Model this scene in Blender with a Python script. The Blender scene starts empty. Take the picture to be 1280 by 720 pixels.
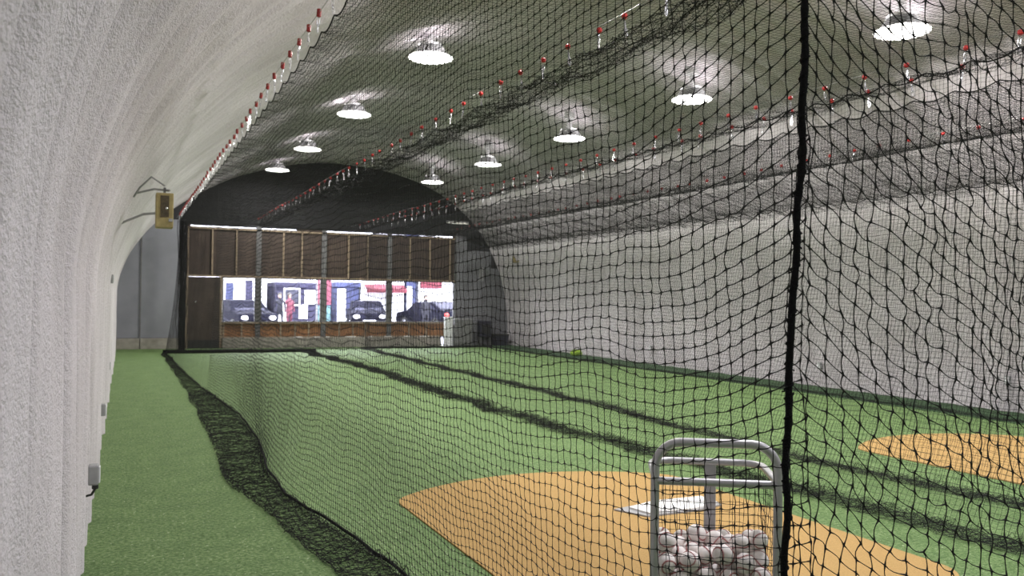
import bpy, bmesh, math, random
import numpy as np
from mathutils import Vector, Matrix, noise as mn

random.seed(7)
rng = np.random.default_rng(7)
sc = bpy.context.scene
C = sc.collection
PI = math.pi

# ------------------------------------------------------------------ materials
def mat(name, col, rough=0.6, metal=0.0, var=0.0, scale=20.0, bump=0.0, bscale=60.0, emit=None, spec=0.5):
    m = bpy.data.materials.new(name); m.use_nodes = True
    nt = m.node_tree; n = nt.nodes; l = nt.links; b = n['Principled BSDF']
    b.inputs['Base Color'].default_value = (*col, 1); b.inputs['Roughness'].default_value = rough
    b.inputs['Metallic'].default_value = metal; b.inputs['Specular IOR Level'].default_value = spec
    tc = n.new('ShaderNodeTexCoord')
    if var > 0:
        t = n.new('ShaderNodeTexNoise'); t.inputs['Scale'].default_value = scale; t.inputs['Detail'].default_value = 5
        l.new(tc.outputs['Object'], t.inputs['Vector'])
        r = n.new('ShaderNodeValToRGB')
        r.color_ramp.elements[0].position = .3; r.color_ramp.elements[1].position = .7
        r.color_ramp.elements[0].color = (*[c*(1-var) for c in col], 1)
        r.color_ramp.elements[1].color = (*[min(1, c*(1+var)) for c in col], 1)
        l.new(t.outputs['Fac'], r.inputs['Fac']); l.new(r.outputs['Color'], b.inputs['Base Color'])
    if bump > 0:
        t2 = n.new('ShaderNodeTexNoise'); t2.inputs['Scale'].default_value = bscale; t2.inputs['Detail'].default_value = 4
        l.new(tc.outputs['Object'], t2.inputs['Vector'])
        bp = n.new('ShaderNodeBump'); bp.inputs['Strength'].default_value = bump; bp.inputs['Distance'].default_value = .02
        l.new(t2.outputs['Fac'], bp.inputs['Height']); l.new(bp.outputs['Normal'], b.inputs['Normal'])
    if emit:
        b.inputs['Emission Color'].default_value = (*emit[0], 1); b.inputs['Emission Strength'].default_value = emit[1]
    return m

def foam_material(name='sprayed_foam', tint=(1, 1, 1)):
    m = mat(name, (.60, .585, .59), rough=.85, spec=.25)
    nt = m.node_tree; n = nt.nodes; l = nt.links; b = n['Principled BSDF']
    tc = n['Texture Coordinate'] if 'Texture Coordinate' in n else n.new('ShaderNodeTexCoord')
    big = n.new('ShaderNodeTexNoise'); big.inputs['Scale'].default_value = 1.1; big.inputs['Detail'].default_value = 5
    l.new(tc.outputs['Object'], big.inputs['Vector'])
    r = n.new('ShaderNodeValToRGB')
    r.color_ramp.elements[0].position = .3; r.color_ramp.elements[1].position = .75
    r.color_ramp.elements[0].color = (.63*tint[0], .60*tint[1], .62*tint[2], 1); r.color_ramp.elements[1].color = (.79*tint[0], .755*tint[1], .785*tint[2], 1)
    l.new(big.outputs['Fac'], r.inputs['Fac']); l.new(r.outputs['Color'], b.inputs['Base Color'])
    # pebbled skin: fine cells over softer lumps
    v = n.new('ShaderNodeTexNoise'); v.inputs['Scale'].default_value = 120; v.inputs['Detail'].default_value = 3
    v2 = n.new('ShaderNodeTexNoise'); v2.inputs['Scale'].default_value = 38; v2.inputs['Detail'].default_value = 4
    l.new(tc.outputs['Object'], v.inputs['Vector']); l.new(tc.outputs['Object'], v2.inputs['Vector'])
    mx = n.new('ShaderNodeMath'); mx.operation = 'MULTIPLY_ADD'; mx.inputs[1].default_value = .6
    l.new(v.outputs['Fac'], mx.inputs[0]); l.new(v2.outputs['Fac'], mx.inputs[2])
    bp = n.new('ShaderNodeBump'); bp.inputs["Strength"].default_value = .6; bp.inputs['Distance'].default_value = .018
    l.new(mx.outputs[0], bp.inputs['Height']); l.new(bp.outputs['Normal'], b.inputs['Normal'])
    return m

def turf_material():
    m = mat('green_turf', (.07, .19, .05), rough=.75, spec=.3)
    nt = m.node_tree; n = nt.nodes; l = nt.links; b = n['Principled BSDF']
    tc = n['Texture Coordinate']
    def nz(scale, detail, rough=.5):
        t = n.new('ShaderNodeTexNoise'); t.inputs['Scale'].default_value = scale; t.inputs['Detail'].default_value = detail
        t.inputs['Roughness'].default_value = rough; l.new(tc.outputs['Object'], t.inputs['Vector']); return t
    def ramp(src, stops):
        r = n.new('ShaderNodeValToRGB'); e = r.color_ramp.elements
        e[0].position, e[0].color = stops[0][0], (*stops[0][1], 1); e[1].position, e[1].color = stops[-1][0], (*stops[-1][1], 1)
        for p, c in stops[1:-1]: e.new(p).color = (*c, 1)
        l.new(src.outputs['Fac'], r.inputs['Fac']); return r
    fine = nz(38, 5, .75); mid = nz(3.5, 6, .65); glint = nz(45, 1)
    r1 = ramp(fine, [(.36, (.050, .106, .024)), (.50, (.122, .212, .066)), (.64, (.25, .335, .165))])
    r2 = ramp(mid, [(.32, (.78, .82, .75)), (.68, (1.15, 1.12, 1.12))])
    r3 = ramp(glint, [(.70, (0, 0, 0)), (.76, (.45, .45, .38))])  # specular sparkle of the turf, painted into the colour as pale specks
    mx = n.new('ShaderNodeMix'); mx.data_type = 'RGBA'; mx.blend_type = 'MULTIPLY'; mx.inputs['Factor'].default_value = 1
    l.new(r1.outputs['Color'], mx.inputs['A']); l.new(r2.outputs['Color'], mx.inputs['B'])
    ad = n.new('ShaderNodeMix'); ad.data_type = 'RGBA'; ad.blend_type = 'ADD'; ad.inputs['Factor'].default_value = 1
    l.new(mx.outputs['Result'], ad.inputs['A']); l.new(r3.outputs['Color'], ad.inputs['B'])
    l.new(ad.outputs['Result'], b.inputs['Base Color'])
    bp = n.new('ShaderNodeBump'); bp.inputs['Strength'].default_value = .7; bp.inputs['Distance'].default_value = .02
    l.new(fine.outputs['Fac'], bp.inputs['Height']); l.new(bp.outputs['Normal'], b.inputs['Normal'])
    return m

M = dict(
    foam=foam_material('sprayed_foam', (.95, .93, .95)), foam_top=foam_material('sprayed_foam_ceiling', (.93, .90, .93)), turf=turf_material(),  # ceiling copy of the foam, tinted to offset green light bounced off the turf
    shadowed_turf=mat('shadowed_turf', (.035, .085, .028), .85, var=.5, scale=90, bump=.6, bscale=120),
    net=mat('black_netting', (.012, .012, .013), .8, spec=.3),
    rope=mat('black_rope', (.006, .006, .007), .9, bump=.8, bscale=220, spec=.2),
    clay=mat('tan_clay_turf', (.47, .30, .115), .85, var=.16, scale=140, bump=.5, bscale=180, spec=.2),
    white_rubber=mat('white_rubber', (.86, .85, .84), .5, var=.04, scale=20),
    alu=mat('aluminium_tube', (.50, .49, .51), .38, .55, var=.08, scale=40),
    alu_bar=mat('grey_channel', (.42, .41, .43), .5, .3, var=.1, scale=30),
    leather=mat('ball_leather', (.90, .84, .81), .55, var=.12, scale=25, bump=.15, bscale=300),
    stitch=mat('red_thread', (.36, .05, .05), .7, var=.2, scale=80),
    rubber=mat('black_rubber', (.02, .02, .02), .7, var=.2, scale=30),
    clip_red=mat('red_plastic', (.27, .018, .016), .4, var=.15, scale=40),
    clip_bright=mat('bright_red_plastic', (.55, .025, .022), .4, var=.1, scale=40),
    steel=mat('bright_steel', (.75, .75, .78), .25, 1.0, var=.05, scale=30),
    cable=mat('pale_cable', (.55, .54, .55), .4, .6, var=.1, scale=50),
    lamp=mat('lamp_housing', (.66, .66, .67), .45, .3, var=.06, scale=20),
    lens=mat('lamp_lens', (1, 1, .97), .4, emit=((1.0, .975, .93), 9.0)),
    end_dark=mat('end_wall_paint', (.026, .026, .030), .8, var=.2, scale=2.5, bump=.2, bscale=30),
    end_panel=mat('grey_panel_paint', (.23, .235, .27), .7, var=.12, scale=1.5),
    grey_panel=mat('dull_grey_panel', (.19, .19, .21), .75, var=.2, scale=2.0),
    ply=mat('dark_plywood', (.062, .043, .034), .75, var=.3, scale=3.0, bump=.15, bscale=30),
    ply_warm=mat('warm_plywood', (.26, .125, .055), .7, var=.3, scale=4.0, bump=.15, bscale=30),
    door=mat('dark_brown_door', (.055, .040, .032), .7, var=.25, scale=3.0),
    stud=mat('pale_stud', (.30, .23, .16), .7, var=.2, scale=9.0),
    post=mat('grey_post', (.15, .15, .155), .5, .2, var=.15, scale=6.0),
    concrete=mat('concrete_kerb', (.30, .28, .25), .9, var=.2, scale=6.0, bump=.3, bscale=40),
    white=mat('white_paint', (.88, .89, .92), .5, var=.06, scale=6.0),
    box_tan=mat('tan_plywood_box', (.36, .29, .13), .65, var=.2, scale=14.0),
    box_dark=mat('dark_brown_mesh', (.075, .055, .03), .6, var=.4, scale=40.0),
    box_grey=mat('grey_plastic', (.33, .33, .34), .5, var=.1, scale=20),
    cab=mat('grey_cabinet', (.20, .20, .20), .6, var=.2, scale=8),
    lime=mat('lime_fabric', (.38, .60, .06), .7, var=.2, scale=12, bump=.3, bscale=25),
    paper=mat('white_paper', (.8, .8, .8), .8, var=.05, scale=20),
    asphalt=mat('asphalt', (.12, .12, .15), .9, var=.2, scale=5),
    lilac=mat('lilac_masonry', (.024, .022, .050), .9, var=.35, scale=1.2),
    blue=mat('blue_cladding', (.036, .042, .10), .9, var=.3, scale=1.5),
    pale=mat('pale_masonry', (.75, .75, .8), .8, var=.1, scale=1.0),
    dark_fill=mat('dark_bluish_fill', (.02, .02, .04), .5, var=.2, scale=2.0),  # near-black fill for the building opening, dark box and bin
    awning=mat('red_awning', (.12, .012, .026), .7, var=.2, scale=3.0),
    pink=mat('pink_banner', (.13, .024, .045), .7, var=.3, scale=2.0),
    cyan=mat('pale_cyan_board', (.05, .11, .12), .6, var=.25, scale=3.0),
    car=mat('dark_car_paint', (.006, .006, .014), .7, var=.1, scale=3.0, spec=.06),
    car_glass=mat('car_glass', (.02, .02, .04), .5, var=.1, scale=2.0, spec=.15),
    lamp_white=mat('car_lamp_white', (.85, .85, .85), .2, var=.03, scale=9),
    lamp_red=mat('car_lamp_red', (.6, .04, .03), .3, var=.1, scale=9),
    cloth=mat('dark_clothing', (.010, .010, .02), .8, var=.3, scale=9),
    skin=mat('skin_tone', (.42, .26, .2), .6, var=.1, scale=9),
    hair=mat('dark_hair', (.02, .016, .014), .6, var=.2, scale=30),
)

def glass_material():
    m = bpy.data.materials.new('window_glass'); m.use_nodes = True
    n = m.node_tree.nodes; l = m.node_tree.links; n.clear()
    o = n.new('ShaderNodeOutputMaterial'); t = n.new('ShaderNodeBsdfTransparent'); g = n.new('ShaderNodeBsdfGlossy')
    t.inputs[0].default_value = (.96, .97, .98, 1); g.inputs['Roughness'].default_value = .05
    f = n.new('ShaderNodeFresnel'); f.inputs['IOR'].default_value = 1.3
    x = n.new('ShaderNodeMixShader'); l.new(f.outputs[0], x.inputs[0]); l.new(t.outputs[0], x.inputs[1]); l.new(g.outputs[0], x.inputs[2])
    l.new(x.outputs[0], o.inputs['Surface']); return m
M['glass'] = glass_material()

# ------------------------------------------------------------------ mesh helpers
class MB:
    def __init__(self): self.v = []; self.f = []
    def add(self, vs, fs):
        o = len(self.v); self.v += [tuple(p) for p in vs]; self.f += [tuple(i+o for i in f) for f in fs]; return self
    def box(self, x0, x1, y0, y1, z0, z1, bev=0.0):
        if bev <= 0:
            vs = [(x, y, z) for z in (z0, z1) for y in (y0, y1) for x in (x0, x1)]
            return self.add(vs, [(0, 2, 3, 1), (4, 5, 7, 6), (0, 1, 5, 4), (2, 6, 7, 3), (0, 4, 6, 2), (1, 3, 7, 5)])
        bm = bmesh.new(); bmesh.ops.create_cube(bm, size=1)
        for v in bm.verts:
            v.co = ((x0+x1)/2+v.co.x*(x1-x0), (y0+y1)/2+v.co.y*(y1-y0), (z0+z1)/2+v.co.z*(z1-z0))
        bmesh.ops.bevel(bm, geom=bm.edges[:], offset=bev, segments=2, affect='EDGES', profile=.5)
        bm.verts.index_update()
        self.add([v.co[:] for v in bm.verts], [[v.index for v in f.verts] for f in bm.faces]); bm.free(); return self
    def tube(self, pts, r, n=8, caps=True, closed=False):
        P = [Vector(p) for p in pts]; k = len(P)
        rs = r if isinstance(r, (list, tuple)) else [r]*k
        rings = []; prev = None
        for i, p in enumerate(P):
            if closed: t = P[(i+1) % k]-P[i-1]
            else: t = P[min(i+1, k-1)]-P[max(i-1, 0)]
            t.normalize()
            if prev is None:
                a = Vector((0, 0, 1)) if abs(t.z) < .9 else Vector((1, 0, 0)); u = t.cross(a).normalized()
            else:
                u = prev-t*prev.dot(t); u.normalize()
            prev = u; w = t.cross(u)
            rings.append([p+(u*math.cos(2*PI*j/n)+w*math.sin(2*PI*j/n))*rs[i] for j in range(n)])
        vs = [q for R in rings for q in R]; fs = []
        for i in range(k if closed else k-1):
            b = (i+1) % k
            for j in range(n):
                fs.append((i*n+j, i*n+(j+1) % n, b*n+(j+1) % n, b*n+j))
        if caps and not closed:
            fs.append(tuple(range(n-1, -1, -1))); fs.append(tuple((k-1)*n+j for j in range(n)))
        return self.add(vs, fs)
    def lathe(self, prof, n=24, c=(0, 0, 0)):
        vs = []; fs = []; k = len(prof)
        for r, z in prof:
            for j in range(n):
                a = 2*PI*j/n; vs.append((c[0]+r*math.cos(a), c[1]+r*math.sin(a), c[2]+z))
        for i in range(k-1):
            for j in range(n):
                fs.append((i*n+j, i*n+(j+1) % n, (i+1)*n+(j+1) % n, (i+1)*n+j))
        return self.add(vs, fs)
    def prism(self, poly, z0, z1):
        k = len(poly)
        vs = [(x, y, z0) for x, y in poly]+[(x, y, z1) for x, y in poly]
        fs = [tuple(range(k-1, -1, -1)), tuple(range(k, 2*k))]+[(i, (i+1) % k, k+(i+1) % k, k+i) for i in range(k)]
        return self.add(vs, fs)
    def sphere(self, c, r, nu=16, nv=10, s=(1, 1, 1)):
        vs = []; fs = []
        for i in range(nv+1):
            t = PI*i/nv
            for j in range(nu):
                a = 2*PI*j/nu
                vs.append((c[0]+r*s[0]*math.sin(t)*math.cos(a), c[1]+r*s[1]*math.sin(t)*math.sin(a), c[2]+r*s[2]*math.cos(t)))
        for i in range(nv):
            for j in range(nu): fs.append((i*nu+j, (i+1)*nu+j, (i+1)*nu+(j+1) % nu, i*nu+(j+1) % nu))
        return self.add(vs, fs)
    def build(self, name, m, parent=None, smooth=False, merge=True):
        me = bpy.data.meshes.new(name); me.from_pydata(self.v, [], self.f)
        if merge:
            bm = bmesh.new(); bm.from_mesh(me); bmesh.ops.remove_doubles(bm, verts=bm.verts, dist=1e-5)
            bmesh.ops.recalc_face_normals(bm, faces=bm.faces); bm.to_mesh(me); bm.free()
        me.materials.append(m)
        if smooth:
            me.polygons.foreach_set('use_smooth', [True]*len(me.polygons))
            try: me.set_sharp_from_angle(angle=math.radians(40))
            except Exception: pass
        o = bpy.data.objects.new(name, me); C.objects.link(o)
        if parent: o.parent = parent
        return o

def np_mesh(name, verts, quads, m, parent=None, smooth=False):
    me = bpy.data.meshes.new(name); nv = len(verts); nf = len(quads)
    me.vertices.add(nv); me.vertices.foreach_set('co', np.ascontiguousarray(verts, dtype=np.float32).ravel())
    me.loops.add(nf*4); me.loops.foreach_set('vertex_index', np.ascontiguousarray(quads, dtype=np.int32).ravel())
    me.polygons.add(nf)
    me.polygons.foreach_set('loop_start', np.arange(0, nf*4, 4, dtype=np.int32))
    me.polygons.foreach_set('loop_total', np.full(nf, 4, dtype=np.int32))
    me.polygons.foreach_set('use_smooth', np.full(nf, smooth, dtype=bool))
    me.update(calc_edges=True); me.materials.append(m)
    o = bpy.data.objects.new(name, me); C.objects.link(o)
    if parent: o.parent = parent
    return o

def tag(o, label, cat, group=None, kind=None):
    if label: o['label'] = label
    if cat: o['category'] = cat
    if group: o['group'] = group
    if kind: o['kind'] = kind
    return o
def struct(o): o['kind'] = 'structure'; return o
def thing(name, label, cat, loc=(0, 0, 0), rz=0, group=None):
    o = bpy.data.objects.new(name, None); C.objects.link(o); o.location = loc; o.rotation_euler = (0, 0, rz)
    o.empty_display_size = .1
    return tag(o, label, cat, group)
def dup(root, loc, rot=None, label=None, group=None):
    r = root.copy(); C.objects.link(r); r.location = loc
    if rot is not None: r.rotation_euler = rot
    if label: r['label'] = label
    if group: r['group'] = group
    for ch in list(root.children):
        c = ch.copy(); C.objects.link(c); c.parent = r
        for g in list(ch.children):
            d = g.copy(); C.objects.link(d); d.parent = c
    return r
def arc(cx, cy, r, a0, a1, n):
    return [(cx+r*math.cos(a0+(a1-a0)*i/n), cy+r*math.sin(a0+(a1-a0)*i/n)) for i in range(n+1)]

# ------------------------------------------------------------------ vault shell
XC, AL, AR, ZB, NE = 6.1, 6.33, 6.36, 6.0, 2.4
NL, ZS = 1.80, 1.70                  # left side: a short upright, then a rounder arch
YB, YE = -5.0, 27.3
def arch_z(x):
    u = min(1.0, abs((x-XC)/(AL if x < XC else AR)))
    if x < XC: return ZS+(ZB-ZS)*max(0.0, 1-u**NL)**(1/NL) if u < 1 else ZS
    return ZB*max(0.0, 1-u**NE)**(1/NE)

NT, NY = 170, 1000
PP = [(XC-AL, ZS*i/22) for i in range(22)]
for i in range(63):
    t = PI/2*i/63; PP.append((XC-AL*math.cos(t)**(2/NL), ZS+(ZB-ZS)*math.sin(t)**(2/NL)))
for i in range(NT-85+1):
    t = PI/2+PI/2*i/(NT-85); PP.append((XC+AR*max(0, -math.cos(t))**(2/NE), ZB*max(0, math.sin(t))**(2/NE)))
PP = np.array(PP); PP[-1, 1] = 0
tang = np.gradient(PP, axis=0); tang /= np.linalg.norm(tang, axis=1)[:, None]+1e-9
nrm = np.stack([tang[:, 1], -tang[:, 0]], 1)      # inward
ys = np.linspace(YB, YE+.02, NY+1)
rib = np.zeros((NY+1, NT+1))
for i, y in enumerate(ys):
    base = (.088+.022*math.sin(y*3.7))*(abs(math.sin(PI*y/.60+.4*math.sin(y*1.3)))**.85-.60)+.008*math.sin(2*PI*y/.21+1.7*math.sin(y*.9))
    for j in range(NT+1):
        x, z = PP[j]
        rib[i, j] = base+.022*mn.noise((x*.8, y*1.6, z*.8))+.008*mn.noise((x*1.5, y*6, z*1.5))
V = np.zeros((NY+1, NT+1, 3))
V[..., 0] = PP[None, :, 0]+nrm[None, :, 0]*rib
V[..., 1] = ys[:, None]
V[..., 2] = np.maximum(PP[None, :, 1]+nrm[None, :, 1]*rib, -.03)
V[:, 0, 2] = -.03; V[:, -1, 2] = -.03
def shell(name, j0, j1):
    W = V[:, j0:j1+1]; n = j1-j0+1
    idx = np.arange((NY+1)*n).reshape(NY+1, n)
    q = np.stack([idx[:-1, :-1], idx[:-1, 1:], idx[1:, 1:], idx[1:, :-1]], -1).reshape(-1, 4)
    return struct(np_mesh(name, W.reshape(-1, 3), q, M['foam_top' if name == 'ceiling' else 'foam'], smooth=True))
jl = next(j for j in range(NT) if PP[j][1] > 4.3); jr = next(j for j in range(NT, 0, -1) if PP[j][1] > 4.3)
shell('wall_left', 0, jl); shell('ceiling', jl, jr); shell('wall_right', jr, NT)

struct(MB().box(-.6, 12.8, YB-.1, YE+.1, -.1, 0).build('floor', M['turf']))
struct(MB().box(11.30, 12.5, YB, YE, -.01, .006).build('net_shadow_strip', M['shadowed_turf']))   # shadow behind the right net, painted as a darker turf strip
# wall behind the camera
mb = MB(); xs = list(np.linspace(XC-AL, XC+AR, 60))
for a, b in zip(xs[:-1], xs[1:]):
    mb.add([(a, YB+.02, -.05), (b, YB+.02, -.05), (b, YB+.02, arch_z(b)+.1), (a, YB+.02, arch_z(a)+.1)], [(0, 1, 2, 3)])
struct(mb.build('wall_back', mat('back_wall_paint', (.55, .55, .54), .8, var=.08, scale=2)))

# ---- far end wall with the framed opening (x 1.70..10.42, z 0..3.78)
OX0, OX1, OZ = 1.70, 10.42, 3.80
mb = MB(); xs = sorted(set(list(np.linspace(XC-AL-.05, XC+AR+.05, 70))+[OX0, OX1]))
for a, b in zip(xs[:-1], xs[1:]):
    z0 = OZ if (a >= OX0-1e-6 and b <= OX1+1e-6) else -.05
    za, zb = arch_z(a)+.12, arch_z(b)+.12
    if max(za, zb) <= z0: continue
    mb.add([(a, YE, z0), (b, YE, z0), (b, YE, zb), (a, YE, za), (a, YE+.15, z0), (b, YE+.15, z0), (b, YE+.15, zb), (a, YE+.15, za)],
           [(0, 1, 2, 3), (7, 6, 5, 4), (0, 4, 5, 1), (2, 6, 7, 3), (0, 3, 7, 4), (1, 5, 6, 2)])
struct(mb.build('wall_far', M['end_dark']))
# left pale panels and concrete base
struct(MB().box(-.35, .43, YE-.03, YE, .33, 3.3).box(.45, 1.66, YE-.03, YE, .33, 3.9).build('wall_far.001', M['end_panel']))
struct(MB().box(-.4, .43, YE-.10, YE, 0, .32, .01).box(.45, 1.66, YE-.10, YE, 0, .32, .01).build('baseboard_far', M['concrete']))
struct(MB().box(.425, .455, YE-.06, YE-.02, .3, 3.6).build('trim_2', M['post']))
# right-hand panels
struct(MB().box(10.46, 10.82, YE-.06, YE, 0, 3.8).box(10.82, 11.75, YE-.02, YE, 2.05, 3.3).box(11.75, 12.2, YE-.02, YE, 2.05, 2.7).box(10.84, 11.5, YE-.03, YE, 0, 2.05).box(11.52, 12.42, YE-.03, YE, 0, 2.05).build('wall_far.002', M['grey_panel']))
struct(MB().box(11.3, 11.46, YE-.09, YE-.03, 2.25, 2.72, .01).build('trim_3', M['box_grey']))
# upper plywood, lower plywood, kerb, header
struct(MB().box(OX0, OX1, YE+.05, YE+.10, 2.24, 3.68).build('wall_far.003', M['ply']))
struct(MB().box(2.75, 10.2, YE+.05, YE+.10, .30, .78).build('wall_far.004', M['ply_warm']))
struct(MB().box(2.75, 9.85, YE-.22, YE+.12, -.01, .32, .015).build('baseboard_far.001', M['concrete']))
tr = MB()
for x in (1.74, 2.44, 3.15, 4.58, 5.16, 6.67, 7.31, 8.78, 9.49, 10.22): tr.box(x-.022, x+.022, YE-.02, YE+.05, 2.24, 3.70)
tr.box(OX0, OX1, YE-.03, YE+.06, 2.20, 2.25).box(OX0, OX1, YE-.02, YE+.06, 3.66, 3.71)
struct(tr.build('trim_4', M['stud']))
tr = MB()
for x in (2.80, 3.34, 4.53, 4.98, 5.41, 6.40, 6.85, 7.28, 8.77, 9.4): tr.box(x-.024, x+.024, YE-.02, YE+.05, .32, .77)
tr.box(2.75, 10.2, YE-.04, YE+.1, .755, .80).box(2.75, 10.2, YE-.02, YE+.06, .30, .35)
struct(tr.build('trim_5', M['stud']))
tr = MB()
for x in (3.82, 5.87, 8.07): tr.box(x-.075, x+.075, YE-.02, YE+.12, .3, 3.80)
tr.box(10.40, 10.50, YE-.05, YE+.12, 0, 3.8)
struct(tr.build('trim_6', M['post']))
# window panes, one window per bay
for i, (x0, x1) in enumerate([(2.76, 3.745), (3.895, 5.795), (5.945, 7.995), (8.145, 10.40)]):
    w = MB()
    for a, b, c, d in ((x0, x0+.03, .80, 2.2), (x1-.03, x1, .80, 2.2), (x0, x1, .80, .83), (x0, x1, 2.17, 2.2)):
        w.box(a, b, YE+.02, YE+.09, c, d)
    w = struct(w.build('window_%d' % (i+1), M['post']))
    MB().box(x0+.02, x1-.02, YE+.05, YE+.06, .82, 2.18).build('window_pane', M['glass'], w)
for i, (x0, x1) in enumerate([(1.80, 5.0), (5.95, 10.34)]):          # slit of daylight along the top
    w = struct(MB().box(x0, x1, YE+.09, YE+.115, 3.70, 3.738).box(x0, x1, YE+.09, YE+.115, 3.768, 3.80).build('window_%d' % (i+5), M['post']))
    MB().box(x0, x1, YE+.10, YE+.105, 3.72, 3.78).build('window_pane', M['glass'], w)
struct(MB().box(OX0, 1.80, YE+.04, YE+.13, 3.6, 3.8).box(5.0, 5.95, YE+.04, YE+.13, 3.6, 3.8).box(10.34, OX1, YE+.04, YE+.13, 3.6, 3.8).build('trim_7', M['ply']))
d = struct(MB().box(1.76, 2.68, YE-.02, YE+.04, .16, 2.19, .008).build('door_1', M['door']))
MB().box(1.76, 2.68, YE-.035, YE-.015, .0, .26).build('kick_plate', M['rubber'], d)
MB().sphere((1.98, YE-.06, 1.42), .035, 12, 8).tube([(1.98, YE-.06, 1.42), (1.98, YE-.01, 1.42)], .015).build('door_handle', M['steel'], d, True)
MB().box(1.70, 1.76, YE-.03, YE+.06, 0, 2.2).box(2.68, 2.75, YE-.03, YE+.06, 0, 2.2).build('door_frame', M['stud'], d)

# ---- small things at the far end
cb = thing('cabinet', 'grey cabinet on the turf against the far wall right of the windows', 'cabinet', (10.52, 26.95, 0))
MB().box(-.32, .33, -.22, .22, .03, .90, .012).build('body', M['cab'], cb)
MB().box(-.30, .31, -.24, -.22, .07, .86, .006).build('door', M['cab'], cb)
MB().box(-.35, .36, -.25, .24, .90, .94, .008).build('top', M['box_grey'], cb)
MB().box(-.3, .3, -.2, .2, 0, .03).build('plinth', M['rubber'], cb)
wp = thing('post', 'short white square post in front of the far windows, left of the grey cabinet', 'post', (9.87, 26.45, 0))
MB().box(-.13, .13, -.08, .08, .03, .98, .015).build('shaft', M['white'], wp)
MB().box(-.2, .2, -.12, .12, 0, .04, .01).build('foot', M['white'], wp)
MB().box(-.15, .15, -.1, .1, .98, 1.01, .01).build('cap', M['white'], wp)
db = thing('equipment_box', 'dark box standing at the far wall between grey panels', 'box', (11.45, 27.08, 0))
MB().box(-.22, .22, -.14, .14, .3, .86, .02).build('body', M['dark_fill'], db)
MB().box(-.16, .16, -.16, -.14, .42, .74, .01).build('front_grille', M['rubber'], db)
for x in (-.18, .18): MB().box(x-.02, x+.02, -.12, .12, 0, .3).build('leg', M['post'], db)
lb = thing('storage_bin', 'low dark bin in the far right corner of the hall', 'bin', (12.0, 27.0, 0))
MB().add([(-.22, -.16, 0), (.22, -.16, 0), (.22, .16, 0), (-.22, .16, 0), (-.27, -.2, .36), (.27, -.2, .36), (.27, .2, .36), (-.27, .2, .36)],
         [(3, 2, 1, 0), (0, 1, 5, 4), (1, 2, 6, 5), (2, 3, 7, 6), (3, 0, 4, 7), (4, 5, 6, 7)]).build('tub', M['dark_fill'], lb)
MB().box(-.29, .29, -.22, .22, .35, .40, .01).build('lid', M['rubber'], lb)
ft = thing('batten_light', 'small lit batten light high on the dark far wall', 'light', (10.45, 27.208, 4.24))
MB().box(-.4, .4, -.03, .09, .01, .07, .01).build('housing', M['lamp'], ft)
MB().box(-.05, .05, .05, .105, -.02, .10).build('bracket', M['post'], ft)
MB().box(-.38, .38, -.05, .05, -.03, .012, .01).build('tube', mat('batten_tube', (1, .97, .9), .5, emit=((1, .95, .85), 1.6)), ft)
for i, (x, w) in enumerate([(5.05, .3), (5.65, .22), (6.0, .12), (6.75, .4), (7.4, .16), (8.0, .28), (8.7, .3), (9.3, .35)]):
    p = MB()
    ring = [(x+w/2*math.cos(a)*random.uniform(.8, 1.1), 27.16+.045*math.sin(a)) for a in np.linspace(0, 2*PI, 9)[:-1]]
    p.prism(ring, .32, .345)
    tag(p.build('paper_scrap', M['paper']), 'white scrap of paper lying on the concrete kerb under the far windows', 'paper', 'paper scraps on the far kerb')
lp = MB()
lp.sphere((0, 0, .1), .1, 16, 10, (2.2, 1.2, .95)); lp.sphere((.14, .02, .08), .08, 14, 8, (1.3, 1.3, .95))
t = thing('kit_bag', 'lime yellow soft bag lying on the turf by the right wall', 'bag', (11.95, 21.4, 0), .3)
lp.build('body', M['lime'], t, True)
MB().tube([(-.12, -.03, .18), (-.08, -.05, .25), (.06, -.05, .25), (.1, -.03, .18)], .012).build('strap', M['rubber'], t, True)

# ---- wall boxes
def wall_box(name, loc, rz, label, w, d, h, cat='box'):
    t = thing(name, label, cat, loc, rz)
    b = MB(); b.box(-w/2, w/2, -d/2, d/2, -h/2, h/2, .01); b.build('body', M['box_tan'], t)
    MB().box(-w*.24, w*.24, -d/2-.008, -d/2+.01, -h*.2, h*.42).build('front_grille', M['box_dark'], t)
    return t
hb = wall_box('wall_heater', (.375, 9.75, 2.54), 0, 'tan box with dark centre slot hung on bracket arms from the left wall', .175, .2, .37, 'heater')
MB().tube([(-.05, .05, -.02), (-.2, .3, -.02), (-.36, .9, -.05), (-.42, .95, -.08)], .014, 8).build('lower_arm', M['box_grey'], hb, True)
MB().tube([(.05, -.02, .22), (-.1, .1, .24), (-.3, .3, .2)], .012, 8).build('upper_arm', M['box_grey'], hb, True)
MB().tube([(.0, .0, .27), (-.13, .1, .37), (-.24, .2, .26), (-.30, .26, .16)], .010, 8).build('brace', M['box_grey'], hb, True)
MB().box(-.012, .012, -.02, .02, .18, .25).build('hanger', M['post'], hb)
MB().sphere((.02, -.1, .02), .018, 10, 8).build('knob', M['steel'], hb, True)
MB().box(.04, .08, -.12, -.1, -.12, -.09).build('fitting', M['steel'], hb)
rb = wall_box('wall_speaker', (12.08, 25.6, 3.12), -PI/2, 'brown plywood speaker box high on the right wall near the far end', .5, .3, .52, 'speaker')
MB().box(-.06, .06, .12, .3, -.06, .06).build('bracket', M['post'], rb)
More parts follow.
